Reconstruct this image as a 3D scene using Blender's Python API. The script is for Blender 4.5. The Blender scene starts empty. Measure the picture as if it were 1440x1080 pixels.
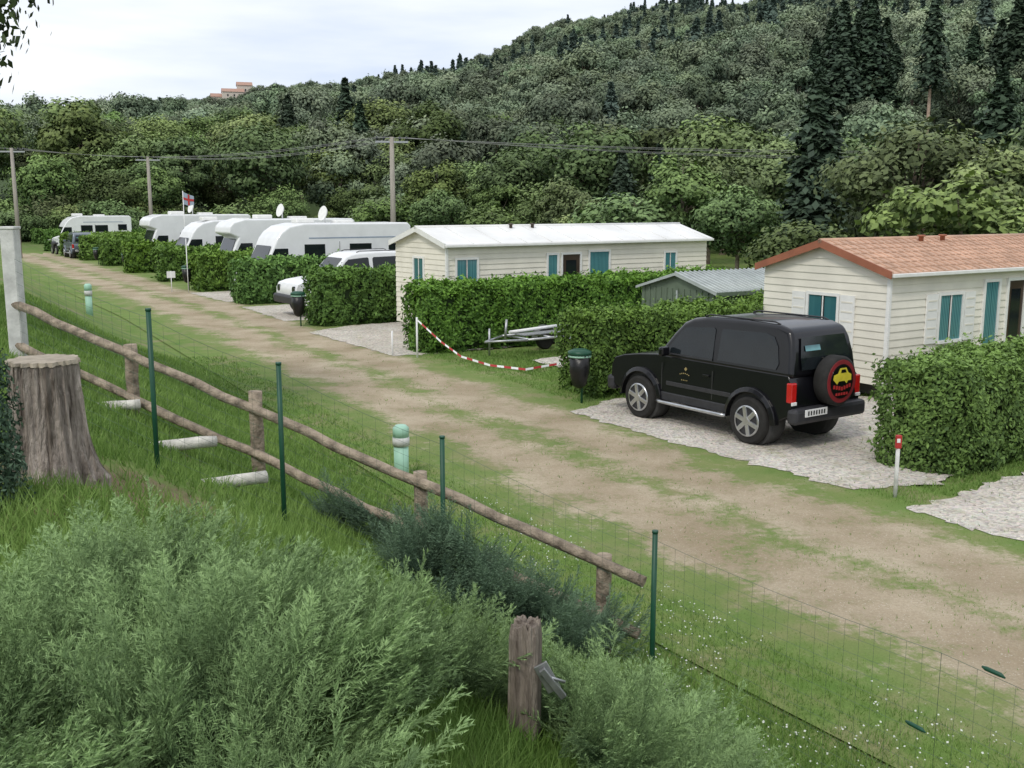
import bpy, math, random
import numpy as np
from mathutils import Vector, Matrix
rnd=random.Random(7); rng=np.random.default_rng(7)
S=bpy.context.scene
COL=S.collection
# ------------------------------------------------------------ node helpers
def nd(nt,typ,ins=None,**pr):
    n=nt.nodes.new(typ)
    for k,v in pr.items(): setattr(n,k,v)
    for k,v in (ins or {}).items():
        if isinstance(v,bpy.types.NodeSocket): nt.links.new(v,n.inputs[k])
        else: n.inputs[k].default_value=v
    return n
def c4(c): return (c[0],c[1],c[2],1)
def newmat(name):
    m=bpy.data.materials.new(name); m.use_nodes=True; m.node_tree.nodes.clear(); return m,m.node_tree
def noise(nt,vec,scale,detail=4,rough=.55):
    return nd(nt,'ShaderNodeTexNoise',{'Vector':vec,'Scale':scale,'Detail':detail,'Roughness':rough}).outputs['Fac']
def mr(nt,v,a,b,c=0.,d=1.):
    return nd(nt,'ShaderNodeMapRange',{'Value':v,'From Min':a,'From Max':b,'To Min':c,'To Max':d}).outputs[0]
def mix(nt,f,a,b,bt='MIX'):
    n=nd(nt,'ShaderNodeMixRGB',None,blend_type=bt)
    for k,v in (('Fac',f),('Color1',a),('Color2',b)):
        if isinstance(v,bpy.types.NodeSocket): nt.links.new(v,n.inputs[k])
        else: n.inputs[k].default_value=v if k=='Fac' else c4(v)
    return n.outputs[0]
def mth(nt,op,a,b=0.):
    n=nd(nt,'ShaderNodeMath',None,operation=op)
    for i,v in enumerate((a,b)):
        if isinstance(v,bpy.types.NodeSocket): nt.links.new(v,n.inputs[i])
        else: n.inputs[i].default_value=v
    return n.outputs[0]
def finish(nt,col,rough=.8,metal=0.,bump=None,bstr=.3,bdist=.02,coat=0.,spec=.4):
    b=nd(nt,'ShaderNodeBsdfPrincipled',{'Roughness':rough,'Metallic':metal,'Coat Weight':coat,'Coat Roughness':.05,'Specular IOR Level':spec})
    if isinstance(col,bpy.types.NodeSocket): nt.links.new(col,b.inputs['Base Color'])
    else: b.inputs['Base Color'].default_value=c4(col)
    if bump is not None:
        bn=nd(nt,'ShaderNodeBump',{'Height':bump,'Strength':bstr,'Distance':bdist}); nt.links.new(bn.outputs[0],b.inputs['Normal'])
    o=nd(nt,'ShaderNodeOutputMaterial'); nt.links.new(b.outputs[0],o.inputs[0]); return b
def pm(name,col,rough=.6,metal=0.,var=.2,scale=4.,bump=0.,bscale=40.,coat=0.,stretch=(1,1,1),spec=.4,dirt=None,dist=.02):
    m,nt=newmat(name)
    tc=nd(nt,'ShaderNodeTexCoord').outputs['Object']
    v=nd(nt,'ShaderNodeMapping',{'Vector':tc,'Scale':stretch}).outputs[0]
    f=noise(nt,v,scale,6)
    f=mr(nt,f,.3,.7)
    d=tuple(x*(1-var) for x in col) if dirt is None else dirt
    c=mix(nt,f,d,tuple(min(1,x*(1+var*.5)) for x in col))
    h=noise(nt,v,bscale,4) if bump>0 else None
    finish(nt,c,rough,metal,h,bump,dist,coat,spec); return m
def fol(name,dark,light,rand=.5,trans=.25,hue=.04,patch=0.,ctr=1.):
    m,nt=newmat(name)
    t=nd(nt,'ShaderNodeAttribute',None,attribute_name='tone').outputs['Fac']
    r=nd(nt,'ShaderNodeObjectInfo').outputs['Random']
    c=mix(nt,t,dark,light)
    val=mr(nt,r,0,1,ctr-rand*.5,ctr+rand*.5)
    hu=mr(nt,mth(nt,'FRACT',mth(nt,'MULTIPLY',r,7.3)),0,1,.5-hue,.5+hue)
    sat=mr(nt,mth(nt,'FRACT',mth(nt,'MULTIPLY',r,13.7)),0,1,1-hue*6,1+hue*6)
    if patch:
        p=nd(nt,'ShaderNodeNewGeometry').outputs['Position']
        val=mth(nt,'MULTIPLY',val,mr(nt,noise(nt,p,patch,3),.3,.7,.75,1.25))
    c=nd(nt,'ShaderNodeHueSaturation',{'Color':c,'Hue':hu,'Value':val,'Saturation':sat}).outputs[0]
    b=nd(nt,'ShaderNodeBsdfPrincipled',{'Base Color':c,'Roughness':.65,'Specular IOR Level':.25})
    if trans>0:
        tr=nd(nt,'ShaderNodeBsdfTranslucent',{'Color':c})
        sh=nd(nt,'ShaderNodeMixShader',{0:trans,1:b.outputs[0],2:tr.outputs[0]}).outputs[0]
    else: sh=b.outputs[0]
    nt.links.new(sh,nd(nt,'ShaderNodeOutputMaterial').inputs[0]); return m
def grasscol(nt,p):
    a=mr(nt,noise(nt,p,.35,3),.35,.65)
    b=mr(nt,noise(nt,p,2.2,5),.35,.68)
    d=mr(nt,noise(nt,p,45,3,.7),.3,.7)
    c=mix(nt,a,(.125,.232,.045),(.18,.290,.068))
    c=mix(nt,mth(nt,'MULTIPLY',b,.65),c,(.27,.30,.11))
    c=mix(nt,mth(nt,'MULTIPLY',mr(nt,noise(nt,p,1.1,6),.52,.70),.6),c,(.34,.28,.18))
    return mix(nt,mth(nt,'MULTIPLY',d,.4),c,(.06,.095,.025))
# ------------------------------------------------------------ materials
M={}
M['bark']=pm('bark',(.22,.18,.14),.9,0,.5,3)
M['pinebark']=pm('pine_bark',(.50,.37,.28),.9,0,.3,3)
M['logwood']=pm('weathered_log',(.34,.28,.215),.9,0,.6,9,.9,30,dist=.03,spec=.15)
M['oldwood']=pm('old_post_wood',(.32,.275,.23),.9,0,.7,6,1.,18,stretch=(4,4,.35),dist=.03,dirt=(.08,.06,.05),spec=.15)
M['stumpbark']=pm('stump_bark',(.40,.35,.31),.95,0,.6,7,1.,16,stretch=(2.2,2.2,.4),dirt=(.09,.07,.055),dist=.06,spec=.15)
M['stumptop']=pm('stump_top',(.40,.35,.28),.85,0,.35,9,.4,30,spec=.15)
M['whitepost']=pm('concrete_white',(.62,.62,.60),.8,0,.3,6,.3,40)
M['stepw']=pm('step_edge',(.60,.58,.52),.85,0,.4,9,.5,40)
M['greenmetal']=pm('green_metal',(.012,.075,.042),.45,0,.2,6)
M['wiregreen']=pm('wire_green',(.09,.14,.10),.5,.2,.2,6)
M['galv']=pm('galvanised',(.45,.46,.47),.4,.8,.3,20)
M['siding']=pm('cream_siding',(.77,.74,.64),.55,0,.12,1.5)
M['siding2']=pm('cream_siding_far',(.78,.745,.64),.55,0,.12,1.5)
M['whitetrim']=pm('white_trim',(.80,.80,.77),.4,0,.08,5)
M['shade_parts']=pm('under_shadow_and_dark_parts',(.05,.05,.05),.9)  # dark tone painting shade under homes; also wheel wells, seams, grilles, letters
M['roofwhite']=pm('white_roof',(.80,.80,.78),.45,0,.14,.8)
M['rooftile']=pm('terracotta_roof',(.56,.355,.25),.6,0,.28,2.5)
M['rooftrim']=pm('roof_trim_red',(.34,.125,.07),.55,0,.2,3)
M['glass']=pm('dark_glass',(.012,.016,.019),.05,0,.2,3,spec=.42)
m,nt=newmat('teal_curtain'); tc=nd(nt,'ShaderNodeTexCoord').outputs['Object']
w=nd(nt,'ShaderNodeTexWave',{'Vector':nd(nt,'ShaderNodeMapping',{'Vector':tc,'Scale':(1,1,.02)}).outputs[0],'Scale':6.,'Distortion':1.5,'Detail':2.}).outputs['Fac']
finish(nt,mix(nt,w,(.035,.13,.15),(.11,.30,.32)),.15,0,None,coat=.6); M['teal']=m
M['doorbrown']=pm('door_dark',(.06,.04,.03),.3,0,.3,4)
M['shedgreen']=pm('shed_green',(.13,.17,.12),.55,0,.2,3)
M['shedroof']=pm('shed_roof',(.46,.50,.49),.4,.2,.2,3)
M['paint']=pm('black_car_paint',(.004,.004,.006),.32,0,.2,3,coat=.45,spec=.25)
M['wpaint']=pm('white_vehicle_paint',(.80,.81,.82),.35,0,.08,2,coat=.3)
M['silver']=pm('silver_paint',(.16,.19,.22),.3,.4,.1,3,coat=.3)
M['plastic']=pm('grey_plastic',(.035,.035,.04),.5,0,.25,8)
M['tyre']=pm('tyre_rubber',(.022,.021,.02),.85,0,.4,10)
M['alloy']=pm('alloy',(.55,.56,.58),.3,.85,.2,10)
M['red']=pm('red_lens',(.50,.012,.012),.2,0,.1,5,coat=.5)
M['redp']=pm('red_print',(.42,.03,.03),.5,0,.1,5)
M['redd']=pm('dark_red_print',(.22,.02,.025),.5,0,.2,5)
M['yellow']=pm('yellow_print',(.70,.60,.05),.5,0,.2,5)
M['gold']=pm('gold_print',(.34,.27,.12),.5,0,.1,5)
M['white']=pm('white_plain',(.8,.8,.8),.5,0,.05,5)
M['flower']=pm('clover_white',(.62,.65,.58),.8,0,.1,5)
M['stripe']=pm('grey_blue_stripe',(.30,.36,.45),.4,0,.1,5)
M['bag']=pm('bin_bag_black',(.012,.012,.013),.35,0,.3,8,.6,12)
M['mint']=pm('mint_bollard',(.36,.60,.47),.5,0,.12,6)
M['pole']=pm('utility_pole_wood',(.35,.32,.28),.9,0,.3,4,stretch=(3,3,.3))
M['wire']=pm('cable',(.28,.28,.28),.6)
M['stone']=pm('village_wall',(.62,.55,.48),.8)
M['vroof']=pm('village_roof',(.42,.26,.20),.8)
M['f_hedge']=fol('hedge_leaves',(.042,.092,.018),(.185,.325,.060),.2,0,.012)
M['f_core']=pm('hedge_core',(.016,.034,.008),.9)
M['f_dec']=fol('tree_leaves',(.036,.062,.022),(.215,.295,.100),1.0,0,.020)
M['f_con']=fol('conifer_needles',(.020,.038,.025),(.080,.124,.072),.3,0,.012)
M['f_hill']=fol('hazed_hill_leaves',(.070,.104,.070),(.235,.295,.172),.75,0,.022,.016)  # pale bluish leaf colour paints distance haze onto the hill trees
M['f_hillhazec']=fol('hazed_hill_needles',(.052,.082,.070),(.110,.158,.122),.3,0,.01)  # needles lightened and blued, the same haze put into the colour
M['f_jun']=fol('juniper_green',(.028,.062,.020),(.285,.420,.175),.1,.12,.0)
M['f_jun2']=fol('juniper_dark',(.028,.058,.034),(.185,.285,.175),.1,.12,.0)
M['f_grass']=fol('grass_blades',(.09,.18,.03),(.28,.415,.115),.1,.3,.0)
# gravel
m,nt=newmat('pale_gravel'); p=nd(nt,'ShaderNodeNewGeometry').outputs['Position']
vo=nd(nt,'ShaderNodeTexVoronoi',{'Vector':p,'Scale':24.})
c=mix(nt,mr(nt,noise(nt,p,.9,6),.3,.7),(.52,.475,.41),(.70,.655,.585))
c=mix(nt,.7,c,nd(nt,'ShaderNodeHueSaturation',{'Color':vo.outputs['Color'],'Saturation':.12,'Value':1.25}).outputs[0],'MULTIPLY')
c=mix(nt,mth(nt,'MULTIPLY',mr(nt,noise(nt,p,60,3,.8),.5,.8),.5),c,(.28,.25,.20))
c=mix(nt,mth(nt,'MULTIPLY',mr(nt,noise(nt,p,2.2,6),.56,.72),.55),c,(.28,.28,.14))
finish(nt,c,.95,0,vo.outputs['Distance'],.8,.03,spec=.15); M['gravel']=m
# dirt road
m,nt=newmat('dirt_track'); p=nd(nt,'ShaderNodeNewGeometry').outputs['Position']
lat=nd(nt,'ShaderNodeAttribute',None,attribute_name='lat').outputs['Fac']
lw=mth(nt,'ADD',lat,mr(nt,noise(nt,p,.45,3),.3,.7,-.34,.34))
d=mth(nt,'ABSOLUTE',mth(nt,'SUBTRACT',mth(nt,'ABSOLUTE',lw),.82))
n0=noise(nt,p,.35,3); n1=noise(nt,p,1.4,7,.7); n2=noise(nt,p,10,6,.8)
k=mth(nt,'ADD',mr(nt,d,.22,1.0,1,0),mth(nt,'ADD',mth(nt,'MULTIPLY',mth(nt,'SUBTRACT',n1,.5),2.4),mth(nt,'MULTIPLY',mth(nt,'SUBTRACT',n2,.5),2.6)))
k=mth(nt,'ADD',k,mth(nt,'MULTIPLY',mth(nt,'SUBTRACT',n0,.5),1.3))
f=mr(nt,k,.16,.78)
edge=mr(nt,mth(nt,'ABSOLUTE',lat),1.5,2.5,1,0)
f=mth(nt,'MULTIPLY',f,edge)
rutc=mr(nt,d,.0,.5,1,0)
dc=mix(nt,mr(nt,noise(nt,p,.7,6),.35,.65),(.33,.265,.175),(.54,.46,.34))
dc=mix(nt,mth(nt,'MULTIPLY',rutc,.3),dc,(.41,.32,.22))
dc=mix(nt,mth(nt,'MULTIPLY',mr(nt,noise(nt,p,38,3,.8),.4,.75),.5),dc,(.22,.17,.11))
dc=mix(nt,mth(nt,'MULTIPLY',mr(nt,noise(nt,p,4,6,.7),.52,.7),.4),dc,(.24,.23,.11))
dc=mix(nt,mth(nt,'MULTIPLY',mr(nt,noise(nt,p,60,2),.64,.70),.8),dc,(.66,.61,.52))
gc=mix(nt,.22,grasscol(nt,p),(.34,.30,.17))
gg=mix(nt,mr(nt,mth(nt,'ABSOLUTE',lat),1.4,2.4),gc,grasscol(nt,p))
finish(nt,mix(nt,f,gg,dc),.95,0,noise(nt,p,25,5,.7),.7,.04,spec=.2); M['dirt']=m
# ground
m,nt=newmat('ground_grass'); p=nd(nt,'ShaderNodeNewGeometry').outputs['Position']
ln=nd(nt,'ShaderNodeVectorMath',{0:p},operation='LENGTH').outputs['Value']
g=grasscol(nt,p)
ds=nd(nt,'ShaderNodeVectorMath',{0:nd(nt,'ShaderNodeMapping',{'Vector':p,'Location':(0,0,0),'Scale':(1,.75,.5)}).outputs[0],1:(-2.25,4.55,1.0)},operation='DISTANCE').outputs['Value']
soil=mr(nt,mth(nt,'ADD',ds,mr(nt,noise(nt,p,4,5),.3,.7,-.4,.4)),.40,.80,1,0)
g=mix(nt,mth(nt,'MULTIPLY',soil,.9),g,mix(nt,noise(nt,p,20,4),(.17,.11,.065),(.36,.27,.18)))
c=mix(nt,mr(nt,ln,85,120),g,(.07,.105,.045))
finish(nt,c,.95,0,noise(nt,p,30,5,.7),.7,.04,spec=.2); M['ground']=m
# ------------------------------------------------------------ mesh helpers
def npmesh(name,V,F,mats,tone=None,mi=None,lat=None,smooth=False):
    V=np.asarray(V,np.float32); F=np.asarray(F,np.int32); me=bpy.data.meshes.new(name)
    me.vertices.add(len(V)); me.vertices.foreach_set('co',V.ravel())
    k=F.shape[1]; me.loops.add(F.size); me.loops.foreach_set('vertex_index',F.ravel())
    me.polygons.add(len(F)); me.polygons.foreach_set('loop_start',np.arange(0,F.size,k,dtype=np.int32))
    for mm in mats: me.materials.append(mm)
    if mi is not None: me.polygons.foreach_set('material_index',np.asarray(mi,np.int32))
    if smooth: me.polygons.foreach_set('use_smooth',np.ones(len(F),bool))
    me.update(calc_edges=True)
    if tone is not None:
        a=me.attributes.new('tone','FLOAT','FACE'); a.data.foreach_set('value',np.clip(tone,0,1).astype(np.float32))
    if lat is not None:
        a=me.attributes.new('lat','FLOAT','POINT'); a.data.foreach_set('value',np.asarray(lat,np.float32))
    return me
def add(name,me,parent=None,loc=(0,0,0),rot=(0,0,0),col=None):
    o=bpy.data.objects.new(name,me); (col or COL).objects.link(o)
    o.location=loc; o.rotation_euler=rot
    if parent: o.parent=parent
    return o
def empty(name,loc=(0,0,0),rz=0.,sc=1.):
    o=bpy.data.objects.new(name,None); COL.objects.link(o); o.location=loc; o.rotation_euler=(0,0,rz); o.scale=(sc,)*3; o.empty_display_size=.2; return o
def mk(name,V,F,mat,parent=None,smooth=False,bevel=0.,seg=2):
    me=bpy.data.meshes.new(name); me.from_pydata([tuple(v) for v in V],[],F); me.materials.append(mat)
    if smooth:
        for p in me.polygons: p.use_smooth=True
    o=add(name,me,parent)
    if bevel:
        b=o.modifiers.new('b','BEVEL'); b.width=bevel; b.segments=seg; b.limit_method='ANGLE'; b.angle_limit=.6
    return o
def box(name,parent,mat,c,s,bevel=0.,rz=0.,rx=0.,ry=0.):
    hx,hy,hz=s[0]/2,s[1]/2,s[2]/2
    V=[(-hx,-hy,-hz),(hx,-hy,-hz),(hx,hy,-hz),(-hx,hy,-hz),(-hx,-hy,hz),(hx,-hy,hz),(hx,hy,hz),(-hx,hy,hz)]
    F=[(0,3,2,1),(4,5,6,7),(0,1,5,4),(1,2,6,5),(2,3,7,6),(3,0,4,7)]
    o=mk(name,V,F,mat,parent,bevel=bevel); o.location=c; o.rotation_euler=(rx,ry,rz); return o
def frame(d):
    d=Vector(d).normalized(); a=Vector((0,0,1)) if abs(d.z)<.9 else Vector((1,0,0))
    u=d.cross(a).normalized(); return d,u,d.cross(u)
def tube(name,parent,mat,pts,rs,seg=12,cap=True,wob=0.,smooth=True):
    V=[];F=[];n=len(pts); pts=[Vector(p) for p in pts]
    if not hasattr(rs,'__len__'): rs=[rs]*n
    for i,p in enumerate(pts):
        d=(pts[min(i+1,n-1)]-pts[max(i-1,0)]); _,u,v=frame(d)
        for j in range(seg):
            a=2*math.pi*j/seg; r=rs[i]*(1+wob*rnd.uniform(-1,1))
            V.append(p+(u*math.cos(a)+v*math.sin(a))*r)
    for i in range(n-1):
        for j in range(seg):
            k=(j+1)%seg; F.append((i*seg+j,i*seg+k,(i+1)*seg+k,(i+1)*seg+j))
    nf=len(F)
    if cap: F.append(tuple(range(seg))[::-1]); F.append(tuple(range((n-1)*seg,n*seg)))
    o=mk(name,V,F,mat,parent)
    if smooth:
        for i,p in enumerate(o.data.polygons): p.use_smooth=i<nf
    return o
def lerp(a,b,t): return tuple(a[i]+(b[i]-a[i])*t for i in range(len(a)))
def logp(name,parent,mat,a,b,r,n=10,seg=12,wob=.05,bend=.012):
    pts=[];
    for i in range(n+1):
        q=lerp(a,b,i/n); k=bend if 0<i<n else 0
        pts.append((q[0]+rnd.uniform(-k,k),q[1]+rnd.uniform(-k,k),q[2]+rnd.uniform(-k,k)))
    return tube(name,parent,mat,pts,[r*(1+rnd.uniform(-.06,.06)) for _ in pts],seg,wob=wob)
def prism(name,parent,mat,pts,yf,bevel=0.,seg=2,smooth=False):
    n=len(pts); V=[(x,-yf(z),z) for x,z in pts]+[(x,yf(z),z) for x,z in pts]
    F=[tuple(range(n)),tuple(range(2*n-1,n-1,-1))]+[(i,i+n,(i+1)%n+n,(i+1)%n) for i in range(n)]
    o=mk(name,V,F,mat,parent,bevel=bevel,seg=seg)
    import bmesh; bm=bmesh.new(); bm.from_mesh(o.data); bmesh.ops.recalc_face_normals(bm,faces=bm.faces); bm.to_mesh(o.data); bm.free()
    if smooth:
        for p in o.data.polygons: p.use_smooth=True
        if bevel: o.modifiers['b'].harden_normals=True
    return o
# ------------------------------------------------------------ terrain
PL=np.array([(45,-50),(20,-15),(11.6,-2),(7,5),(5.1,7.75),(3.4,10.3),(1.35,14),(-2.9,22),(-10.35,35.6),(-20.3,52),(-35,76.5),(-50,100),(-78,130),(-130,165)],float)
def lateral(x,y):
    x=np.asarray(x,float); y=np.asarray(y,float); best=np.full(x.shape,1e9); out=np.zeros(x.shape)
    for i in range(len(PL)-1):
        a=PL[i]; d=PL[i+1]-a; L=np.hypot(*d); d=d/L
        px=x-a[0]; py=y-a[1]; t=np.clip(px*d[0]+py*d[1],0,L)
        ex=px-t*d[0]; ey=py-t*d[1]; dd=np.hypot(ex,ey); sg=np.sign(d[0]*py-d[1]*px)
        m=dd<best; best=np.where(m,dd,best); out=np.where(m,sg*dd,out)
    return out
def sst(t): t=np.clip(t,0,1); return t*t*(3-2*t)
EA=[-3.2,-1.6,-1.2,-.46,-.34,-.22,-.14,-.07,.02,.09,.2,.46,1.2,1.6,3.2]
EV=[.0,.02,.05,.070,.080,.094,.106,.116,.143,.166,.178,.190,.12,.02,.0]
def H(x,y):
    x=np.asarray(x,float); y=np.asarray(y,float)
    n=lateral(x,y)-1.6; s=np.clip((n-1.7)/4.3,0,1)
    b=2.1*(.5*sst(s)+.5*s)*(1-sst((y-55)/35))
    b=b+s*(.035*np.sin(x*2.1+y*1.3)+.03*np.sin(x*3.7-y*2.9))*(y<60)
    R=np.hypot(x,y); a=np.arctan2(x,y); e=np.interp(a,EA,EV)
    t=np.clip((R-84)/716,0,1.0); t=t*sst(t*16)
    h=800*e*t*(1+(.05*np.sin(a*23+R*.01)+.03*np.sin(a*51))*np.clip(R/500,0,1))
    return b+h
def Hs(x,y): return float(H(x,y))
def axis(lo,hi,st,LO,HI,g=1.07):
    a=list(np.arange(lo,hi+1e-6,st)); d=st; v=hi
    while v<HI: d*=g; v+=d; a.append(v)
    d=st; v=lo; pre=[]
    while v>LO: d*=g; v-=d; pre.append(v)
    return np.array(pre[::-1]+a)
ax=axis(-16,16,.25,-2200,2200); ay=axis(-6,34,.3,-300,2200)
X,Y=np.meshgrid(ax,ay); Z=H(X,Y); nx=len(ax); ny=len(ay)
idx=np.arange(nx*ny).reshape(ny,nx)
F=np.stack([idx[:-1,:-1],idx[:-1,1:],idx[1:,1:],idx[1:,:-1]],-1).reshape(-1,4)
add('ground',npmesh('ground',np.stack([X,Y,Z],-1).reshape(-1,3),F,[M['ground']],smooth=True))
pts=[];
for i in range(1,len(PL)-2):
    L=np.hypot(*(PL[i+1]-PL[i])); k=max(2,int(L/.6))
    for j in range(k): pts.append(PL[i]+(PL[i+1]-PL[i])*j/k)
pts=np.array(pts); 
for _ in range(6): pts[1:-1]=(pts[:-2]+2*pts[1:-1]+pts[2:])/4
d=np.gradient(pts,axis=0); d/=np.hypot(d[:,0],d[:,1])[:,None]; nrm=np.stack([-d[:,1],d[:,0]],-1)
ls=np.linspace(-3.,3.,31); W=pts[:,None,:]+nrm[:,None,:]*ls[None,:,None]
z=.022+np.zeros(W.shape[:2]); rut=np.exp(-((np.abs(ls)-.82)/.28)**2); z=z-.016*rut[None,:]
V=np.concatenate([W,z[...,None]],-1).reshape(-1,3); idx=np.arange(len(V)).reshape(len(pts),31)
F=np.stack([idx[:-1,:-1],idx[1:,:-1],idx[1:,1:],idx[:-1,1:]],-1).reshape(-1,4)[:, ::-1]
add('dirt_road',npmesh('dirt_road',V,F,[M['dirt']],lat=np.tile(ls,len(pts)),smooth=True))
PLOTS=[[(1.1,18.1),(2.6,15.7),(4.5,12.95),(5.6,13.2),(9.5,17),(7.2,19.6),(2.0,19.4)],
 [(4.85,12.1),(5.75,10.6),(8,7.3),(14,12),(10,16),(6.3,13.2)],
 [(-5.9,29.8),(-3.0,24.95),(-2.0,25.4),(5,30),(1,36),(-5.2,31.3)],
 [(.55,24.3),(1.4,23.0),(4,25),(2.5,26.6)],
 [(-9.9,37.4),(-7.2,32.8),(0,37),(-3,42)],[(-13.6,43.6),(-11,39.4),(-4,44),(-7,48)]]
for P in PLOTS:
    q=[]
    for i in range(len(P)):
        a=P[i]; b=P[(i+1)%len(P)]; L=math.dist(a,b); k=max(2,int(L/.12))
        for j in range(k):
            c=lerp(a,b,j/k); wv=.09*math.sin(c[0]*3.1+c[1]*2.2); q.append((c[0]+rnd.gauss(0,.045)+wv,c[1]+rnd.gauss(0,.045)+wv*.5,.03))
    mk('gravel_pitch',q,[tuple(range(len(q)))],M['gravel'])
def inpoly(P,x,y):
    r=np.zeros(x.shape,bool); n=len(P); j=n-1
    for i in range(n):
        xi,yi=P[i]; xj,yj=P[j]
        c=((yi>y)!=(yj>y))&(x<(xj-xi)*(y-yi)/(yj-yi+1e-12)+xi); r^=c; j=i
    return r
# ------------------------------------------------------------ leaves
def unit(v): return v/(np.linalg.norm(v,axis=-1,keepdims=True)+1e-9)
def leafquads(C,Nn,s,asp=.55):
    n=len(C); r=unit(rng.normal(size=(n,3))); Nn=unit(Nn); t=unit(np.cross(Nn,r)); b=np.cross(Nn,t)
    s=np.broadcast_to(np.asarray(s),(n,))[:,None]
    V=np.stack([C+t*s,C+b*s*asp,C-t*s,C-b*s*asp],1).reshape(-1,3)
    return V,np.arange(4*n).reshape(-1,4)
def coneq(p0,p1,r0,r1,seg=7):
    d,u,v=frame(Vector(p1)-Vector(p0)); V=[]
    for p,r in ((p0,r0),(p1,r1)):
        for j in range(seg):
            a=2*math.pi*j/seg; V.append(tuple(Vector(p)+(u*math.cos(a)+v*math.sin(a))*r))
    return np.array(V),np.array([(j,(j+1)%seg,seg+(j+1)%seg,seg+j) for j in range(seg)])
class Acc:
    def __init__(s): s.V=[];s.F=[];s.T=[];s.I=[];s.n=0
    def add(s,V,F,tone,mi):
        s.V.append(V); s.F.append(F+s.n); s.n+=len(V); s.T.append(np.broadcast_to(tone,(len(F),)).astype(float)); s.I.append(np.full(len(F),mi))
    def mesh(s,name,mats): return npmesh(name,np.concatenate(s.V),np.concatenate(s.F),mats,np.concatenate(s.T),np.concatenate(s.I))
def decid(name,h,cr,nl,ls,mat,K=30,zc=.58,base=.15):
    A=Acc(); cz=h*zc; rz=h*(1-zc)*.92; tr=.022*h
    V,F=coneq((0,0,-.5),(0,0,h*.45),tr,tr*.6); A.add(V,F,.5,0)
    V,F=coneq((0,0,h*.45),(.1*cr,0,h*.85),tr*.6,tr*.12); A.add(V,F,.5,0)
    cl=[]
    for k in range(K):
        d=unit(rng.normal(size=3)); d[2]=d[2]*.9+.12
        f=rng.uniform(.45,.82); zz=cz+d[2]*f*rz*(1.0 if d[2]>0 else 1.25)
        c=np.array([d[0]*f*cr,d[1]*f*cr,max(zz,h*base)]); r=cr*rng.uniform(.22,.38); cl.append((c,r))
        if k%3==0:
            V,F=coneq((0,0,h*rng.uniform(.25,.5)),tuple(c),tr*.35,tr*.08,5); A.add(V,F,.5,0)
    per=nl//K
    for c,r in cl:
        d=unit(rng.normal(size=(per,3))); d[:,2]+=.15; d=unit(d)
        rad=r*rng.uniform(.5,1.12,(per,1))*(1+.22*np.sin(d[:,0:1]*5+c[0])*np.cos(d[:,1:2]*6))
        C=c+d*rad*np.array([1,1,.8])
        rel=(C-np.array([0,0,cz]))/np.array([cr,cr,rz])
        Nn=d*.8+rel*.7+rng.normal(size=(per,3))*.42; Nn[:,2]+=.2
        V,F=leafquads(C,Nn,ls*rng.uniform(.6,1.3,per))
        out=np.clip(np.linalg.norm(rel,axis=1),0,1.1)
        t=.06+.30*out+.22*d[:,2]+.28*np.clip(rel[:,2],-1,1)+rng.normal(0,.10,per)+rng.normal(0,.07); A.add(V,F,t,1)  # tone paints in lit crown tops and shaded lower edges, plus random variation
    return A.mesh(name,[M['bark'],mat])
def conif(name,h,cr,mat,wh=26,nb=11,nlf=12,ls=.3,z0=.08,pw=.85,bark='bark'):
    A=Acc(); V,F=coneq((0,0,-.5),(0,0,h*.97),.016*h,.002*h); A.add(V,F,.5,0)
    Cs=[];Ns=[];T=[]
    for w in range(wh):
        f=w/(wh-1); z=h*(z0+(1-z0)*f); R=cr*((1-f)**pw)*rng.uniform(.75,1.1)+.006*h
        a0=rng.uniform(0,6)
        for b in range(nb):
            a=a0+b*2*math.pi/nb+rng.normal(0,.2); RR=R*rng.uniform(.6,1.15); t=rng.uniform(.1,1,nlf)
            x=np.cos(a)*RR*t; y=np.sin(a)*RR*t; zz=z-RR*.30*t+RR*.12*t*t+rng.normal(0,h/wh*.35)
            j=rng.normal(size=(nlf,3))*.11*(R+.4); Cs.append(np.stack([x,y,zz],1)+j)
            Ns.append(np.stack([np.cos(a)*.6+0*t,np.sin(a)*.6+0*t,.8+0*t],1)+rng.normal(size=(nlf,3))*.4); T.append(.1+.55*t+rng.normal(0,.14,nlf))
    C=np.concatenate(Cs); V,F=leafquads(C,np.concatenate(Ns),ls*rng.uniform(.6,1.3,len(C)),.55); A.add(V,F,np.concatenate(T),1)
    return A.mesh(name,[M[bark],mat])
NEAR=[decid('tree_mid_%d'%i,10,[3.6,4.2,3.2,4.6,3.8,2.8][i],9500,.18,M['f_dec'],[46,52,38,60,44,34][i],[.55,.6,.55,.52,.6,.58][i],.06) for i in range(6)]
BUSH=[decid('bush_mid_%d'%i,5,3.2,6000,.16,M['f_dec'],34,.42,.03) for i in range(2)]
NCON=[conif('conifer_mid_%d'%i,14,[3.2,3.7,2.8][i],M['f_con'],38,12,16,.34) for i in range(3)]
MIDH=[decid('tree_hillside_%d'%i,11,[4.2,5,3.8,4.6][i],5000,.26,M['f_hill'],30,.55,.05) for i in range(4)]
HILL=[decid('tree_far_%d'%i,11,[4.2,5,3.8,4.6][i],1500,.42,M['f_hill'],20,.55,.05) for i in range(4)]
HCON=[conif('conifer_far_%d'%i,12,3.2,M['f_hillhazec'],18,9,9,.55) for i in range(2)]
def colinst(name,items):
    c=bpy.data.collections.new(name)
    for i,(me,loc,rz,sc) in enumerate(items):
        o=bpy.data.objects.new(name+'_tree',me); o.location=loc; o.rotation_euler=(0,0,rz); o.scale=sc; c.objects.link(o)
    e=bpy.data.objects.new(name,None); COL.objects.link(e); e.instance_type='COLLECTION'; e.instance_collection=c; e.empty_display_size=.5
it=[]; n=6600
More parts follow.
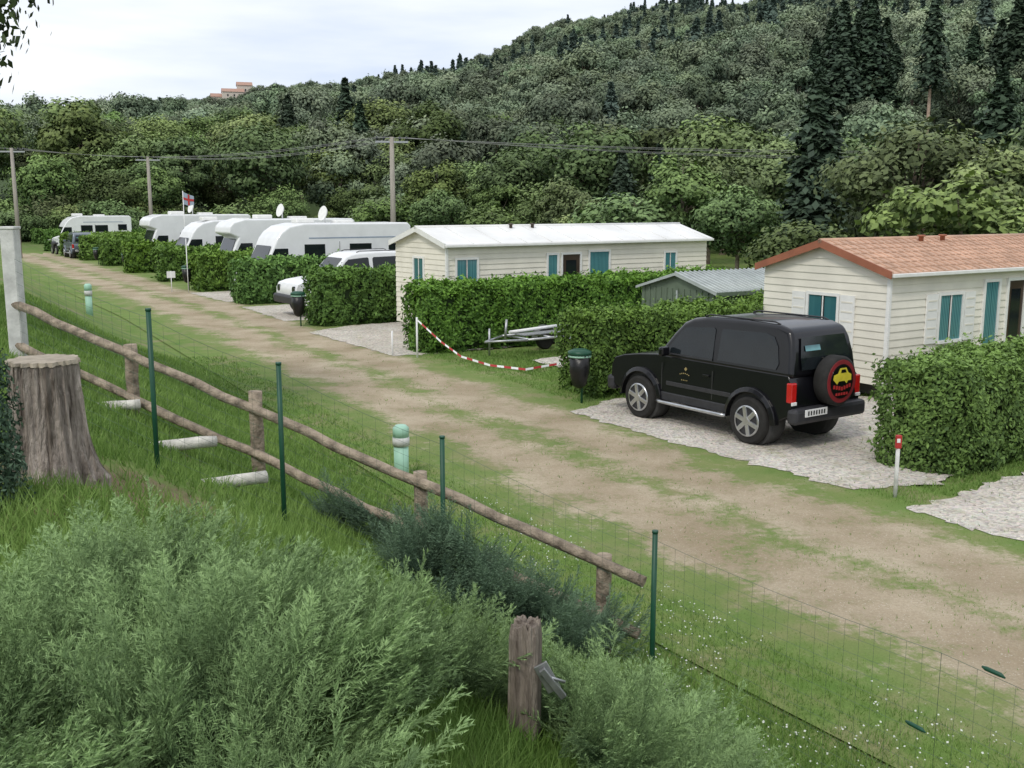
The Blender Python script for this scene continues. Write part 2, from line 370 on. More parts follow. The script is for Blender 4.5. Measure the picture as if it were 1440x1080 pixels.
a=rng.uniform(-.54,.56,n); R=np.sqrt(rng.uniform(104**2,830**2,n)); 
n2=1000; a=np.concatenate([a,rng.uniform(-.2,.56,n2)]); R=np.concatenate([R,np.sqrt(rng.uniform(100**2,330**2,n2))]); n+=n2
xs=R*np.sin(a); ys=R*np.cos(a); zs=H(xs,ys); la=lateral(xs,ys)
CC=[(a_,r_,w_) for a_,r_,w_ in [(.02,330,26),(.10,420,30),(.21,520,34),(-.05,520,30),(.30,300,22),(.33,640,40),(.42,400,26),(.19,720,30),(.10,230,12),(.22,250,14)]]
for i in range(n):
    if abs(xs[i]+.262*ys[i])<11 and 630<ys[i]<700 : continue
    if la[i]>-22 and ys[i]<160: continue
    if R[i]<158 and (.262<a[i]<.36 or .425<a[i]<.475) and rnd.random()<.75: continue
    if R[i]<124 and .345<a[i]<.40: continue
    con=rnd.random()<.012
    for a_,r_,w_ in CC:
        if math.hypot((a[i]-a_)*r_*.6,R[i]-r_)<w_: con=rnd.random()<.8
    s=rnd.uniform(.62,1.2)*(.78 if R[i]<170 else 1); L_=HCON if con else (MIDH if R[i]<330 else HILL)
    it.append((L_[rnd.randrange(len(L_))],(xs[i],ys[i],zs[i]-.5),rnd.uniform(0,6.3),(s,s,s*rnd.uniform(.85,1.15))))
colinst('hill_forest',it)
it=[]
def roadpt(s):
    i=4
    while i<len(PL)-2:
        L=np.hypot(*(PL[i+1]-PL[i]))
        if s<L: break
        s-=L; i+=1
    d=(PL[i+1]-PL[i])/np.hypot(*(PL[i+1]-PL[i])); return PL[i]+d*s,d
for row,(off,hh) in enumerate([(25,4.8),(31,6.6),(38,8.0),(47,9.0),(57,8.6)]):
    s=-34.
    while s<150:
        p,d=roadpt(max(s,0)); 
        if s<0: p=PL[4]+d*s
        rn=np.array([d[1],-d[0]]); q=p+rn*(off+rnd.uniform(-3,3)); s+=rnd.uniform(4.6,8.0)
        if q[1]<8: continue
        h=hh*rnd.uniform(.66,1.34)
        if row==0 and rnd.random()<.45: me,sc=BUSH[rnd.randrange(2)],h/6.
        elif row>0 and rnd.random()<.07: me,sc=NCON[rnd.randrange(3)],h/11.
        else: me,sc=NEAR[rnd.randrange(6)],h/10.
        it.append((me,(q[0],q[1],Hs(q[0],q[1])-.2),rnd.uniform(0,6.3),(sc*1.2,sc*1.2,sc)))
for k in range(52):
    r=rnd.uniform(-.62,-.24); yy=rnd.uniform(96,138); h=rnd.uniform(6.5,12.5)*(1+.14*(r<-.40))
    me=NEAR[rnd.randrange(6)]; sc=h/10; it.append((me,(r*yy,yy,Hs(r*yy,yy)-.4),rnd.uniform(0,6.3),(sc*1.1,sc*1.1,sc)))
for k in range(34):
    r=-.62+.36*k/33; yy=rnd.uniform(92,98); sc=rnd.uniform(.7,1.1); it.append((BUSH[k%2],(r*yy,yy,Hs(r*yy,yy)-.4),rnd.uniform(0,6.3),(sc,sc,sc*.9)))
colinst('row_of_trees',it)
for (r,D,h,k) in [(.283,146,12,0),(.296,150,14,2),(.308,146,16.5,1),(.322,152,15,0),(.334,147,17,1),(.348,151,14,2),(.300,160,15,2),(.327,162,16,1),(.358,145,11,0),(.455,138,13,1),(.470,134,16,0),(.484,138,17.5,2),(.498,132,16,1),(.43,150,12,0),(.22,84,7,0),(.105,74,7.6,1),(.14,78,8.2,2)]:
    x=r*D; o=add('conifer_tree',NCON[k],None,(x,D,Hs(x,D)-.3),(0,0,rnd.uniform(0,6))); s=h/14; o.scale=(s*1.2,s*1.2,s)
sp=conif('scots_pine',17,2.7,M['f_con'],22,10,14,.32,.45,.75,'pinebark')
add('pine_tree',sp,None,(.392*122,122,Hs(.392*122,122)))
ov=decid('overhang_crown',8.5,3.1,22000,.08,M['f_dec'],60,.56,.4)
add('broadleaf_tree',ov,None,(-9.08,14.2,Hs(-9.08,14.2)))
A=Acc(); V,F=coneq((0,0,-.1),(0,0,1.),.03,.01); A.add(V,F,.5,0)
n=9000; f=rng.uniform(0,1,n); th=rng.uniform(0,6.3,n); rr=.23*np.sqrt(np.clip(1-f**2.2,0,1))*rng.uniform(.6,1.05,n)*(1+.12*np.sin(th*5+f*9))
C=np.stack([np.cos(th)*rr,np.sin(th)*rr,f*1.05],1); V,F=leafquads(C,np.stack([np.cos(th),np.sin(th),.3+0*th],1)+rng.normal(size=(n,3))*.5,.02,.35); A.add(V,F,rng.normal(.25,.2,n),1)
add('dwarf_cypress',A.mesh('dwarf_cypress',[M['bark'],M['f_jun2']]),None,(-2.68,5.0,Hs(-2.68,5)))
# ------------------------------------------------------------ hedges
def hedge(x,y,ang,L,T,h,dens,ls):
    e=empty('hedge',(x,y,0),ang); ph=rnd.uniform(0,6)
    box('dark_core',e,M['f_core'],(L/2,T/2,h/2-.05),(L-.3,T-.3,h-.26),.12)  # solid dark green box filling the hedge behind the leaves
    Cs=[];Ns=[]
    def face(n,fn,nrm):
        u=rng.uniform(0,1,n); v=rng.uniform(0,1,n); Cs.append(fn(u,v)); Ns.append(np.tile(nrm,(n,1)))
    def bump(x,z): return .08*np.sin(x*2.3+z*1.7+ph)+.055*np.sin(x*5.1+z*3.+1)+.04*np.sin(x*11-z*9)
    n=int(L*h*dens); face(n,lambda u,v:np.stack([u*L,bump(u*L,v*h)+.28*np.clip(v-.8,0,1)+.12*(v<.12),v*h],1),(0,-1,0.3))
    n=int(L*h*dens*.4); face(n,lambda u,v:np.stack([u*L,T-bump(u*L,v*h),v*h],1),(0,1,0.3))
    n=int(T*h*dens); face(n,lambda u,v:np.stack([bump(u*T,v*h)+.28*np.clip(v-.78,0,1)+.5*np.clip(np.abs(u-.5)-.38,0,1),u*T,v*h],1),(-1,0,.3))
    n=int(T*h*dens*.6); face(n,lambda u,v:np.stack([L-bump(u*T,v*h),u*T,v*h],1),(1,0,.3))
    n=int(L*T*dens*1.1); face(n,lambda u,v:np.stack([u*L,v*T,h+bump(u*L,v*T*1.3)*.9-.5*np.clip(np.abs(v-.5)-.36,0,1)],1),(0,0,1))
    C=np.concatenate(Cs); Nn=np.concatenate(Ns); m=len(C)
    dep=rng.exponential(.055,m)[:,None]; out=rng.random(m)<.10
    C=C-unit(Nn)*dep; C[out]+=unit(Nn[out]+rng.normal(size=(out.sum(),3))*.5)*rng.uniform(.03,.18,(out.sum(),1))
    C[:,2]=np.clip(C[:,2],.03,None)
    V,F=leafquads(C,Nn+rng.normal(size=(m,3))*.65,ls*rng.uniform(.6,1.3,m),.5)
    clump=.5+.5*np.sin(C[:,0]*4.3+C[:,2]*3.)*np.cos(C[:,1]*5+C[:,2]*4.1)
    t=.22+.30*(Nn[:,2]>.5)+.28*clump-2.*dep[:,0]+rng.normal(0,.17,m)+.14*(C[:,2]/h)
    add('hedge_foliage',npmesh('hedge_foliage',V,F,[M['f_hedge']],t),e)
A33=math.atan2(.545,.839)
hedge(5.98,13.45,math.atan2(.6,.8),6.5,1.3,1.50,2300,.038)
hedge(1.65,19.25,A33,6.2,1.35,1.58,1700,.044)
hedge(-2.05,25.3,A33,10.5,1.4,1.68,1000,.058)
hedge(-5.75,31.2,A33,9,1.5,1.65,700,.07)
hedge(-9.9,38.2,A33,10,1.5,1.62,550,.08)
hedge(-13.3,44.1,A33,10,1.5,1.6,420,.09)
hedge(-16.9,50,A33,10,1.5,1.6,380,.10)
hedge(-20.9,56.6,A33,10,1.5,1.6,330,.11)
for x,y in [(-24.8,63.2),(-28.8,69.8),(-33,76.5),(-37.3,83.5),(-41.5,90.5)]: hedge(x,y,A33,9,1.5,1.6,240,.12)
hedge(-50,88,A33+.5,12,1.5,1.8,200,.13)
# ------------------------------------------------------------ juniper
def spray(seed):
    r=np.random.default_rng(seed); V=[];T=[]
    def sl(p,d,L,w,t):
        q=unit(np.cross(d,r.normal(size=3))); V.extend([p-q*w,p+q*w,p+d*L]); T.append(t)
    bend=r.uniform(-.3,.3)
    def ax(t): return np.array([bend*t*t,.42*t*t,t*(1-.14*t)])
    for i in range(36):
        t=.04+.96*i/35; p=ax(t); sd=1 if i%2 else -1; f=np.array([bend*t,.7*t,1.])
        side=np.array([sd*1.,r.normal(0,.4),0]); d=unit(f*1.0+side*.78); L=.27*(1-t)**.6*(.3+.7*min(1,t*3))+.045
        sl(p,d,L,.0035,t*.5+.15)
        k=int(9+11*(1-t))
        for j in range(k):
            u=(j+1)/(k+1); pp=p+d*L*u; s2=1 if j%2 else -1
            dd=unit(d*1.0+unit(np.cross(d,[0,1,0]))*s2*.7+r.normal(size=3)*.22)
            sl(pp,dd,.034*(1-.4*u)+.012,.0048,.12+.42*t+.42*u+r.normal(0,.08))
    return np.array(V),np.array(T)
SP=[spray(i) for i in range(5)]
def juniper(name,ells,hs,sc,bias,mat,excl=None):
    Vs=[];Ts=[]; px=[];py=[];pr=[];pa=[]
    for (cx,cy,rx,ry,n) in ells:
        ph=rng.uniform(0,6.3,n); rho=np.sqrt(rng.uniform(0,1,n)); edge=1+.12*np.sin(ph*5+1)+.08*np.sin(ph*9)
        px.append(cx+np.cos(ph)*rho*rx*edge); py.append(cy+np.sin(ph)*rho*ry*edge); pr.append(rho); pa.append(ph)
    x=np.concatenate(px);y=np.concatenate(py);rho=np.concatenate(pr);ph=np.concatenate(pa)
    if excl is not None: k=~excl(x,y); x=x[k];y=y[k];rho=rho[k];ph=ph[k]
    n=len(x)
    mound=.6+.7*np.sin(x*4.1+.7)*np.cos(y*3.7)
    z=H(x,y)+hs*np.sqrt(np.clip(1-rho**2,0,1))*mound+.01
    k=rng.integers(0,5,n)
    flow=.7*np.sin(x*2.9+y*1.7)+.5*np.sin(x*6+y*5)
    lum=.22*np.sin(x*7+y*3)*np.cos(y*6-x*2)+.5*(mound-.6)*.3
    for t in range(5):
        s=np.where(k==t)[0]; m=len(s)
        D=np.stack([np.cos(ph[s])*rho[s]*.5+bias[0]+.45*np.cos(flow[s]*3),np.sin(ph[s])*rho[s]*.45+bias[1]+.45*flow[s],.08+.30*rng.random(m)],1)+rng.normal(size=(m,3))*.13
        D=unit(D); up=np.array([0,0,-1.])+rng.normal(size=(m,3))*.3; U=unit(np.cross(D,up)); W=np.cross(U,D)*-1
        R=np.stack([U,W,D],-1)*(sc*rng.uniform(.5,1.3,m))[:,None,None]
        P=np.stack([x[s],y[s],z[s]],1)-D*sc*.35
        v=np.einsum('mij,vj->mvi',R,SP[t][0])+P[:,None,:]
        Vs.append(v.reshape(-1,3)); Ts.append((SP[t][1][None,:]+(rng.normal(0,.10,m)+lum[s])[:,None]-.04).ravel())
    V=np.concatenate(Vs); F=np.arange(len(V)).reshape(-1,3)
    add(name,npmesh(name,V,F,[mat],np.concatenate(Ts)))
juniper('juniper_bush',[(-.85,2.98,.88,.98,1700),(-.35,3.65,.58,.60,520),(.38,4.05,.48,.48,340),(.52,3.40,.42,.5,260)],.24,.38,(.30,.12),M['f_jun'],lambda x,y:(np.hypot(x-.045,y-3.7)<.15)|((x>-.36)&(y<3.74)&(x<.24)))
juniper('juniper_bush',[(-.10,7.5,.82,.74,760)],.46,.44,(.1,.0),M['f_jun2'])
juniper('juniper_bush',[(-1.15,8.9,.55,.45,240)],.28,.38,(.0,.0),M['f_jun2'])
# ------------------------------------------------------------ grass
n=380000; a=rng.uniform(-.60,.60,n); R=2.0+ (rng.random(n)**1.15)*24; x=R*np.sin(a); y=R*np.cos(a); la=lateral(x,y)
keep=np.ones(n,bool); al=np.abs(la)
pat=.5+.5*np.sin(x*1.9+np.sin(y*1.3)*2)*np.cos(y*1.7+x*.6)
keep&=~((al<2.3)&(rng.random(n)>.03+.30*(al<.4)*(pat>.4)+.9*np.clip((al-1.4)/.8,0,1)**2))
for P in PLOTS: keep&=~(inpoly(P,x,y)&(rng.random(n)>.015))
keep&=~((np.hypot(x+2.7,(y-5.9))<.36)); keep&=~((np.hypot(x+2.3,(y-6.15)*.8)<.62)&(rng.random(n)>.2))
keep&=~((x<-1.9)&(x>-2.75)&(y>6.5)&(y<7.9)&(rng.random(n)>.5))
x=x[keep];y=y[keep];R=R[keep];la=la[keep];pat=pat[keep]; m=len(x); z=H(x,y); al=np.abs(la)
hh=rng.uniform(.025,.075,m)*(1+.5*pat)*np.where(la>3.2,1.25,.8)*np.where(al<2.2,.5,1); w=.0022+.00042*R
th=rng.uniform(0,6.3,m); bx=np.cos(th)*w; by=np.sin(th)*w; lx=rng.normal(0,.5,m)*hh; ly=rng.normal(0,.5,m)*hh
V=np.stack([np.stack([x-bx,y-by,z],1),np.stack([x+bx,y+by,z],1),np.stack([x+lx,y+ly,z+hh+.012],1)],1).reshape(-1,3)
add('grass',npmesh('grass',V,np.arange(3*m).reshape(-1,3),[M['f_grass']],.24+.42*pat+rng.normal(0,.2,m)))
n=3400; x=rng.uniform(-.8,4.2,n); y=rng.uniform(4.5,12.5,n); la=lateral(x,y); k=(la>2.1)&(la<4.6)&(np.sin(x*2.2)*np.cos(y*1.7)>-.4); x=x[k];y=y[k]; n=len(x)
C=np.stack([x,y,H(x,y)+rng.uniform(.05,.09,n)],1); V,F=leafquads(C,np.tile((0,-.3,1.),(n,1))+rng.normal(size=(n,3))*.3,rng.uniform(.005,.011,n),.9)
add('clover_flowers',npmesh('clover_flowers',V,F,[M['flower']]))
# ------------------------------------------------------------ log fence, wire fence, stump, steps
e=empty('log_fence'); a=(-5.3,10.93,2.63); b=(1.02,7.58,.79)
dz=Vector((0,0,-.43))
logp('top_rail',e,M['logwood'],a,b,.045,22,14,.07,.016)
logp('bottom_rail',e,M['logwood'],Vector(a)+dz,Vector(b)+dz+Vector((-.03,0,0)),.043,22,14,.07,.016)
for i,(x,y,zt) in enumerate([(-3.81,10.2,2.29),(-2.39,9.45,1.95),(-.79,8.60,1.40),(.73,7.81,.93)]):
    g=Hs(x,y); logp('post_%d'%i,e,M['logwood'],(x,y,g-.3),(x,y,zt),.062,6,14,.05,.006)
e=empty('white_gate_post',(-5.28,10.95,Hs(-5.28,10.95)))
box('shaft',e,M['whitepost'],(0,0,.68),(.15,.15,1.5),.012); box('cap',e,M['whitepost'],(0,0,1.44),(.17,.17,.03),.008)
e=empty('wire_mesh_fence'); WP=[(-3.9,8.13,1.2),(-2.6,7.35,1.28),(-1.73,7.55,1.27),(-.54,7.78,1.28),(.99,6.85,1.27),(2.2,4.98,1.2),(3.35,3.2,1.2),(4.5,1.4,1.2)]
tops=[3.27,2.89,2.47,1.86,1.40,1.42,1.42,1.42]; bases=[Hs(p[0],p[1]) for p in WP]
for i,p in enumerate(WP):
    if i in (0,5,6,7): continue
    tube('green_post_%d'%i,e,M['greenmetal'],[(p[0],p[1],bases[i]-.2),(p[0],p[1],tops[i]+.02)],.019,8)
    tube('cap_%d'%i,e,M['greenmetal'],[(p[0],p[1],tops[i]+.02),(p[0],p[1],tops[i]+.04)],.022,8)
VV=[];FF=[]; NV=[0]
def wseg(a,b,r=.0013):
    V,F=coneq(a,b,r,r,3); FF.append(F+NV[0]); VV.append(V); NV[0]+=len(V)
for i in range(len(WP)-1):
    p,q=WP[i],WP[i+1]; L=math.dist(p[:2],q[:2]); N=max(2,round(L/.1))
    pb,qb=bases[i]+.03,bases[i+1]+.03; pt,qt=tops[i]-.03,tops[i+1]-.03
    for j in range(N+1):
        t=j/N; x,y=lerp(p[:2],q[:2],t); sag=-.03*math.sin(math.pi*t)
        wseg((x,y,pb+(qb-pb)*t),(x+rnd.uniform(-.006,.006),y,pt+(qt-pt)*t+sag),.0009)
    for r in range(13):
        f=r/12
        for s0 in range(4):
            t0,t1=s0/4,(s0+1)/4; A_=lerp(p[:2],q[:2],t0); B_=lerp(p[:2],q[:2],t1)
            z0=(pb+(qb-pb)*t0)*(1-f)+(pt+(qt-pt)*t0-.03*math.sin(math.pi*t0))*f; z1=(pb+(qb-pb)*t1)*(1-f)+(pt+(qt-pt)*t1-.03*math.sin(math.pi*t1))*f
            wseg((*A_,z0),(*B_,z1),.0011 if r<12 else .0016)
add('wire_mesh',npmesh('wire_mesh',np.concatenate(VV),np.concatenate(FF),[M['wiregreen']]),e)
for k,(x,y,z) in enumerate([(2.36,4.74,1.40),(2.14,5.08,.93)]):
    tube('wire_tensioner_%d'%k,e,M['greenmetal'],[(x-.035,y+.05,z+.005),(x-.02,y+.035,z),(x+.02,y-.03,z-.002),(x+.035,y-.05,z-.01)],[.005,.012,.012,.004],8)
# stump
e=empty('tree_stump',(-2.72,5.92,Hs(-2.72,5.92)-.03),0,.93); V=[];F=[];sg=96; hs=[-.25,-.1,0,.04,.09,.15,.22,.3,.38,.45,.53,.6,.68,.74,.76]
rj=[rnd.uniform(-.009,.009) for _ in range(sg)]
for i,h in enumerate(hs):
    for j in range(sg):
        a_=2*math.pi*j/sg; fl=.085*math.exp(-max(h,0)/.14)*(1+.6*math.sin(a_*5+1))
        r=.212+fl+.012*math.sin(a_*7+h*3)+.010*math.sin(a_*23+h*4)+rj[j]+rnd.uniform(-.004,.004)-.02*max(h,0)
        V.append((math.cos(a_)*r,math.sin(a_)*r,h))
for i in range(len(hs)-1):
    for j in range(sg): k=(j+1)%sg; F.append((i*sg+j,i*sg+k,(i+1)*sg+k,(i+1)*sg+j))
mk('bark_side',V,F,M['stumpbark'],e)
V2=[Vector(v) for v in V[-sg:]]
V3=[(0,0,.775)]+[(v.x*1.05,v.y*1.05,.75+rnd.uniform(-.006,.006)) for v in V2]+[(v.x*1.03,v.y*1.03,.775) for v in V2]
F3=[(0,1+sg+j,1+sg+(j+1)%sg) for j in range(sg)]+[(1+j,1+(j+1)%sg,1+sg+(j+1)%sg,1+sg+j) for j in range(sg)]
mk('cut_top',V3,F3,M['stumptop'],e)
e=empty('garden_steps')
for i,(a,b) in enumerate([((-4.15,9.75),(-3.65,9.95)),((-3.35,8.45),(-2.60,8.85)),((-2.68,7.75),(-2.0,8.15))]):
    za=(Hs(*a)+Hs(*b))/2+.03
    logp('step_edge_%d'%i,e,M['stepw'],(*a,za),(*b,za),.05,6,10,.05,.005)
# foreground wooden post with latch
e=empty('wooden_gate_post',(.045,3.7,0)); V=[];F=[];sg=40; hs=[1.2,1.3,1.4,1.5,1.6,1.7,1.8,1.9,1.98,2.04,2.095]
rr_=[.062+.005*math.sin(j*.6)+rnd.uniform(-.005,.004) for j in range(sg)]; tt_=[rnd.uniform(-.02,.012) for j in range(sg)]
nh=len(hs)
for i,h in enumerate(hs):
    for j in range(sg):
        a_=2*math.pi*j/sg; r=rr_[j]+rnd.uniform(-.0015,.0015)-(.008 if i==nh-1 else 0)
        V.append((math.cos(a_)*r+.008*(h-1.3),math.sin(a_)*r,h+(tt_[j] if i==nh-1 else 0)))
for i in range(nh-1):
    for j in range(sg): k=(j+1)%sg; F.append((i*sg+j,i*sg+k,(i+1)*sg+k,(i+1)*sg+j))
V.append((.006,0,2.085)); F+=[((nh-1)*sg+j,(nh-1)*sg+(j+1)%sg,len(V)-1) for j in range(sg)]; mk('post_shaft',V,F,M['oldwood'],e)
box('latch_plate',e,M['galv'],(.088,-.06,1.90),(.055,.012,.12),.003,ry=-.5)
box('latch_arm',e,M['galv'],(.108,-.08,1.885),(.026,.02,.14),.003,ry=-.65)
tube('latch_pin',e,M['galv'],[(.06,-.075,1.92),(.155,-.08,1.89)],.006,8)
for (x,y,h) in [(-1.5,13.6,.74),(-12.9,31.4,.95)]:
    e=empty('mint_bollard_light',(x,y,Hs(x,y)))
    tube('body',e,M['mint'],[(0,0,-.1),(0,0,h*.62)],.10,20); tube('collar',e,M['whitepost'],[(0,0,h*.62),(0,0,h*.78)],.115,20)
    tube('head',e,M['mint'],[(0,0,h*.78),(0,0,h*.95),(0,0,h)],[.11,.11,.07],20)
def binn(x,y,h=1.05):
    e=empty('bag_bin',(x,y,0)); tube('post',e,M['greenmetal'],[(.05,.06,-.1),(.05,.06,h*.85)],.022,8)
    tube('bag',e,M['bag'],[(0,0,h*.30),(0,0,h*.36),(.0,0,h*.6),(0,0,h*.9)],[.05,.13,.19,.2],16,wob=.10)
    tube('lid',e,M['greenmetal'],[(0,0,h*.9),(0,0,h*.96),(0,0,h)],[.225,.22,.12],20)
    tube('ring',e,M['mint'],[(0,0,h*.86),(0,0,h*.895)],.215,20)
binn(1.25,18.85); binn(-6.5,31.3,1.1); binn(-14.2,45.2,1.1); binn(-21.6,58,1.1); binn(-26,65,1.1)
e=empty('barrier_tape')
for i,(x,y,h) in enumerate([(-2.3,24.8,1.0),(-2.95,25.2,.62)]): tube('white_stake_%d'%i,e,M['white'],[(x,y,-.1),(x,y,h)],.024,8)
P=[(-2.3,24.8,.92),(-1.7,24.5,.42),(-1.2,24.1,.12),(-.5,23.2,.05),(.3,22.6,.05),(1.2,23.4,.08),(1.5,24.0,.3)]; q=[]
for i in range(len(P)-1):
    for j in range(5): q.append(lerp(P[i],P[i+1],j/5))
for i in range(len(q)-1):
    a_,b_=q[i],q[i+1]; mk('tape_%d'%i,[a_,b_,(b_[0],b_[1]+.03,b_[2]+.045),(a_[0],a_[1]+.03,a_[2]+.045)],[(0,1,2,3)],M['redp'] if i%2 else M['white'],e)
e=empty('pitch_marker_post',(4.84,12.6,0)); tube('shaft',e,M['whitepost'],[(0,0,-.1),(0,0,.66)],.025,10); box('red_plate',e,M['redp'],(0,0,.74),(.07,.06,.17),.01)
box('label',e,M['white'],(-.01,-.033,.76),(.04,.004,.05))
e=empty('pitch_number_sign',(-14.6,44.3,0)); tube('stake',e,M['white'],[(0,0,-.1),(0,0,.9)],.02,8); box('plate',e,M['white'],(0,0,.75),(.35,.03,.28),.005,rz=.5)
tube('white_pole',e,M['white'],[(.9,-.6,0),(.9,-.6,2.3)],.018,8)
# ------------------------------------------------------------ mobile homes
def home(L,W,ze,zr,loc,ang,sid,roofm,trimm,wins,gwins,ribs):
    e=empty('mobile_home',(loc[0],loc[1],0),ang); z0=.32
    V=[(0,0,z0),(L,0,z0),(L,W,z0),(0,W,z0),(0,0,ze),(L,0,ze),(L,W,ze),(0,W,ze),(0,W/2,zr),(L,W/2,zr)]
    mk('wall_core',V,[(0,3,2,1),(0,1,5,4),(1,2,6,9,5),(2,3,7,6),(3,0,4,8,7),(4,5,9,8),(6,7,8,9)],sid,e)
    bx=[];bf=[];bp=.145
    def q(vs): n=len(bx); bx.extend(vs); bf.append((n,n+1,n+2,n+3))
    z=z0
    while z<ze-.02:
        z1=min(z+bp,ze); q([(0,-.022,z),(L,-.022,z),(L,-.004,z1),(0,-.004,z1)]); q([(0,-.004,z),(L,-.004,z),(L,-.022,z),(0,-.022,z)]); z+=bp
    z=z0
    while z<zr-.06:
        z1=z+bp; i0=max(0,(z-ze)/(zr-ze)*W/2); i1=min(W/2,max(0,(z1-ze)/(zr-ze)*W/2))
        q([(-.022,W-i0,z),(-.022,i0,z),(-.004,i1,z1),(-.004,W-i1,z1)]); q([(-.004,W-i0,z),(-.004,i0,z),(-.022,i0,z),(-.022,W-i0,z)]); z+=bp
    mk('siding_boards',bx,bf,sid,e)
    box('corner_trim',e,M['whitetrim'],(-.012,-.012,(z0+ze)/2),(.07,.07,ze-z0),.005)
    box('underframe',e,M['shade_parts'],(L/2,W/2,.2),(L-.5,W-.5,.24))
    for i in range(5): box('support_%d'%i,e,M['whitepost'],(.3+i*(L-.6)/4,.15,.16),(.2,.2,.33))
    def fr(nm,kind,s0,s1,za,zb,gable):
        w=s1-s0; c=(s0+s1)/2; zc=(za+zb)/2; h=zb-za
        def B(n_,m_,cc,ww,zz,hh,dep,th):
            if gable: box(n_,e,m_,(-dep,cc,zz),(th,ww,hh))
            else: box(n_,e,m_,(cc,-dep,zz),(ww,th,hh))
        B(nm+'_frame_l',M['whitetrim'],s0-.03,.06,zc,h+.12,.03,.05); B(nm+'_frame_r',M['whitetrim'],s1+.03,.06,zc,h+.12,.03,.05)
        B(nm+'_frame_t',M['whitetrim'],c,w-.002,zb+.03,.06,.03,.05); B(nm+'_sill',M['whitetrim'],c,w-.002,za-.03,.06,.04,.07)
        if kind=='door': B(nm+'_panel',M['doorbrown'],c,w,zc,h,.018,.02); B(nm+'_glass',M['glass'],c,w*.6,zc+h*.1,h*.6,.025,.014)
        else:
            B(nm+'_pane',M['glass'],c,w,zc,h,.018,.02)
            f=.5 if kind=='full' else .44
            B(nm+'_curtain_l',M['teal'],s0+w*f/2,w*f-.004,zc,h,.027,.006); B(nm+'_curtain_r',M['teal'],s1-w*f/2,w*f-.004,zc,h,.027,.006)
            if kind!='full': B(nm+'_mullion',M['whitetrim'],c,.025,zc,h,.035,.014)
        if kind=='shut':
            for k,cc in (('l',s0-.06-.19),('r',s1+.06+.19)):
                B(nm+'_shutter_'+k,M['whitetrim'],cc,.34,zc,h+.08,.035,.03)
                for t in range(5): B(nm+'_slat_%s%d'%(k,t),M['siding'],cc,.26,za+h*(t+.5)/5,.03,.053,.008)
    for i,w in enumerate(wins): fr('window_%d'%i,*w,False)
    for i,w in enumerate(gwins): fr('gable_window_%d'%i,*w,True)
    ov=.14; sl=(zr-ze)/(W/2)
    for s_,nm in ((1,'front'),(-1,'back')):
        ye=-ov if s_==1 else W+ov; zE=ze-sl*ov+.02
        V=[(-ov,ye,zE),(L+ov,ye,zE),(L+ov,W/2,zr+.02),(-ov,W/2,zr+.02)]; V+=[(x,y,z+.05) for x,y,z in V]
        mk('roof_'+nm,V,[(0,3,2,1),(4,5,6,7),(0,1,5,4),(1,2,6,5),(2,3,7,6),(3,0,4,7)],roofm,e)
        mk('verge_'+nm,[(-ov-.03,ye,zE-.06),(-ov-.03,W/2,zr-.06),(-ov-.03,W/2,zr+.09),(-ov-.03,ye,zE+.08),(-ov-.003,ye,zE-.06),(-ov-.003,W/2,zr-.06),(-ov-.003,W/2,zr+.09),(-ov-.003,ye,zE+.08)],[(0,1,2,3),(7,6,5,4),(0,4,5,1),(2,6,7,3),(0,3,7,4)],trimm,e)
        if s_==1:
            n_=int((L+2*ov)/ribs)
            for i in range(n_+1):
                x=-ov+.02+i*ribs; tube('roof_rib_%d'%i,e,roofm,[(x,ye,zE+.055),(x,W/2,zr+.075)],.022 if ribs<.5 else .014,6)
            if ribs<.5:
                for k in range(1,7):
                    t=k/7; y=ye+(W/2-ye)*t; z=zE+(zr+.02-zE)*t; box('tile_course_%d'%k,e,roofm,(L/2,y,z+.057),(L+2*ov-.01,.05,.022))
            box('gutter',e,trimm if ribs>.5 else M['whitetrim'],(L/2,ye-.035,zE+.0),(L+2*ov,.06,.07),.01)
    tube('ridge_cap',e,roofm,[(-ov-.03,W/2,zr+.06),(L+ov,W/2,zr+.06)],.05,8)
    for k,x in enumerate((L*.3,L*.38)): tube('roof_vent_%d'%k,e,M['rooftrim'] if ribs<.5 else M['doorbrown'],[(x,W/2-.2,zr),(x,W/2-.2,zr+.10),(x,W/2-.2,zr+.11),(x,W/2-.2,zr+.14)],[.05,.05,.09,.08],10)
    return e
home(9,3.07,2.42,2.92,(6.95,19.0),A33,M['siding'],M['rooftile'],M['rooftrim'],[('shut',1.5,2.2,1.08,1.95),('full',2.95,3.4,.5,2.15),('door',3.75,4.3,.45,2.15),('shut',6,7,1.1,1.95)],[('shut',1.15,1.85,1.0,1.92)],.22)
e=home(9.9,2.8,2.6,3.0,(-1.76,28.0),math.atan2(.58,.815),M['siding2'],M['roofwhite'],M['whitetrim'],[('win',.3,.95,1.3,2.2),('full',3.42,3.75,1.2,2.25),('door',3.95,4.6,.6,2.25),('full',4.98,5.72,1.0,2.3),('win',8.05,8.5,1.6,2.2)],[('win',1.2,1.7,1.3,2.2)],.9)
e=empty('garden_shed',(4.6,23.1,0),A33); L,W,a_,b_=3.2,2.6,1.75,2.1
V=[(0,0,0),(L,0,0),(L,W,0),(0,W,0),(0,0,a_),(L,0,a_),(L,W,a_),(0,W,a_),(0,W/2,b_),(L,W/2,b_)]
mk('walls',V,[(0,1,5,4),(1,2,6,9,5),(2,3,7,6),(3,0,4,8,7)],M['shedgreen'],e)
for i in range(13): box('wall_rib_%d'%i,e,M['shedgreen'],(-.01,.1+i*.2,.87),(.02,.05,1.74))
box('door_frame',e,M['shedroof'],(-.03,W/2,.85),(.03,.05,1.7))
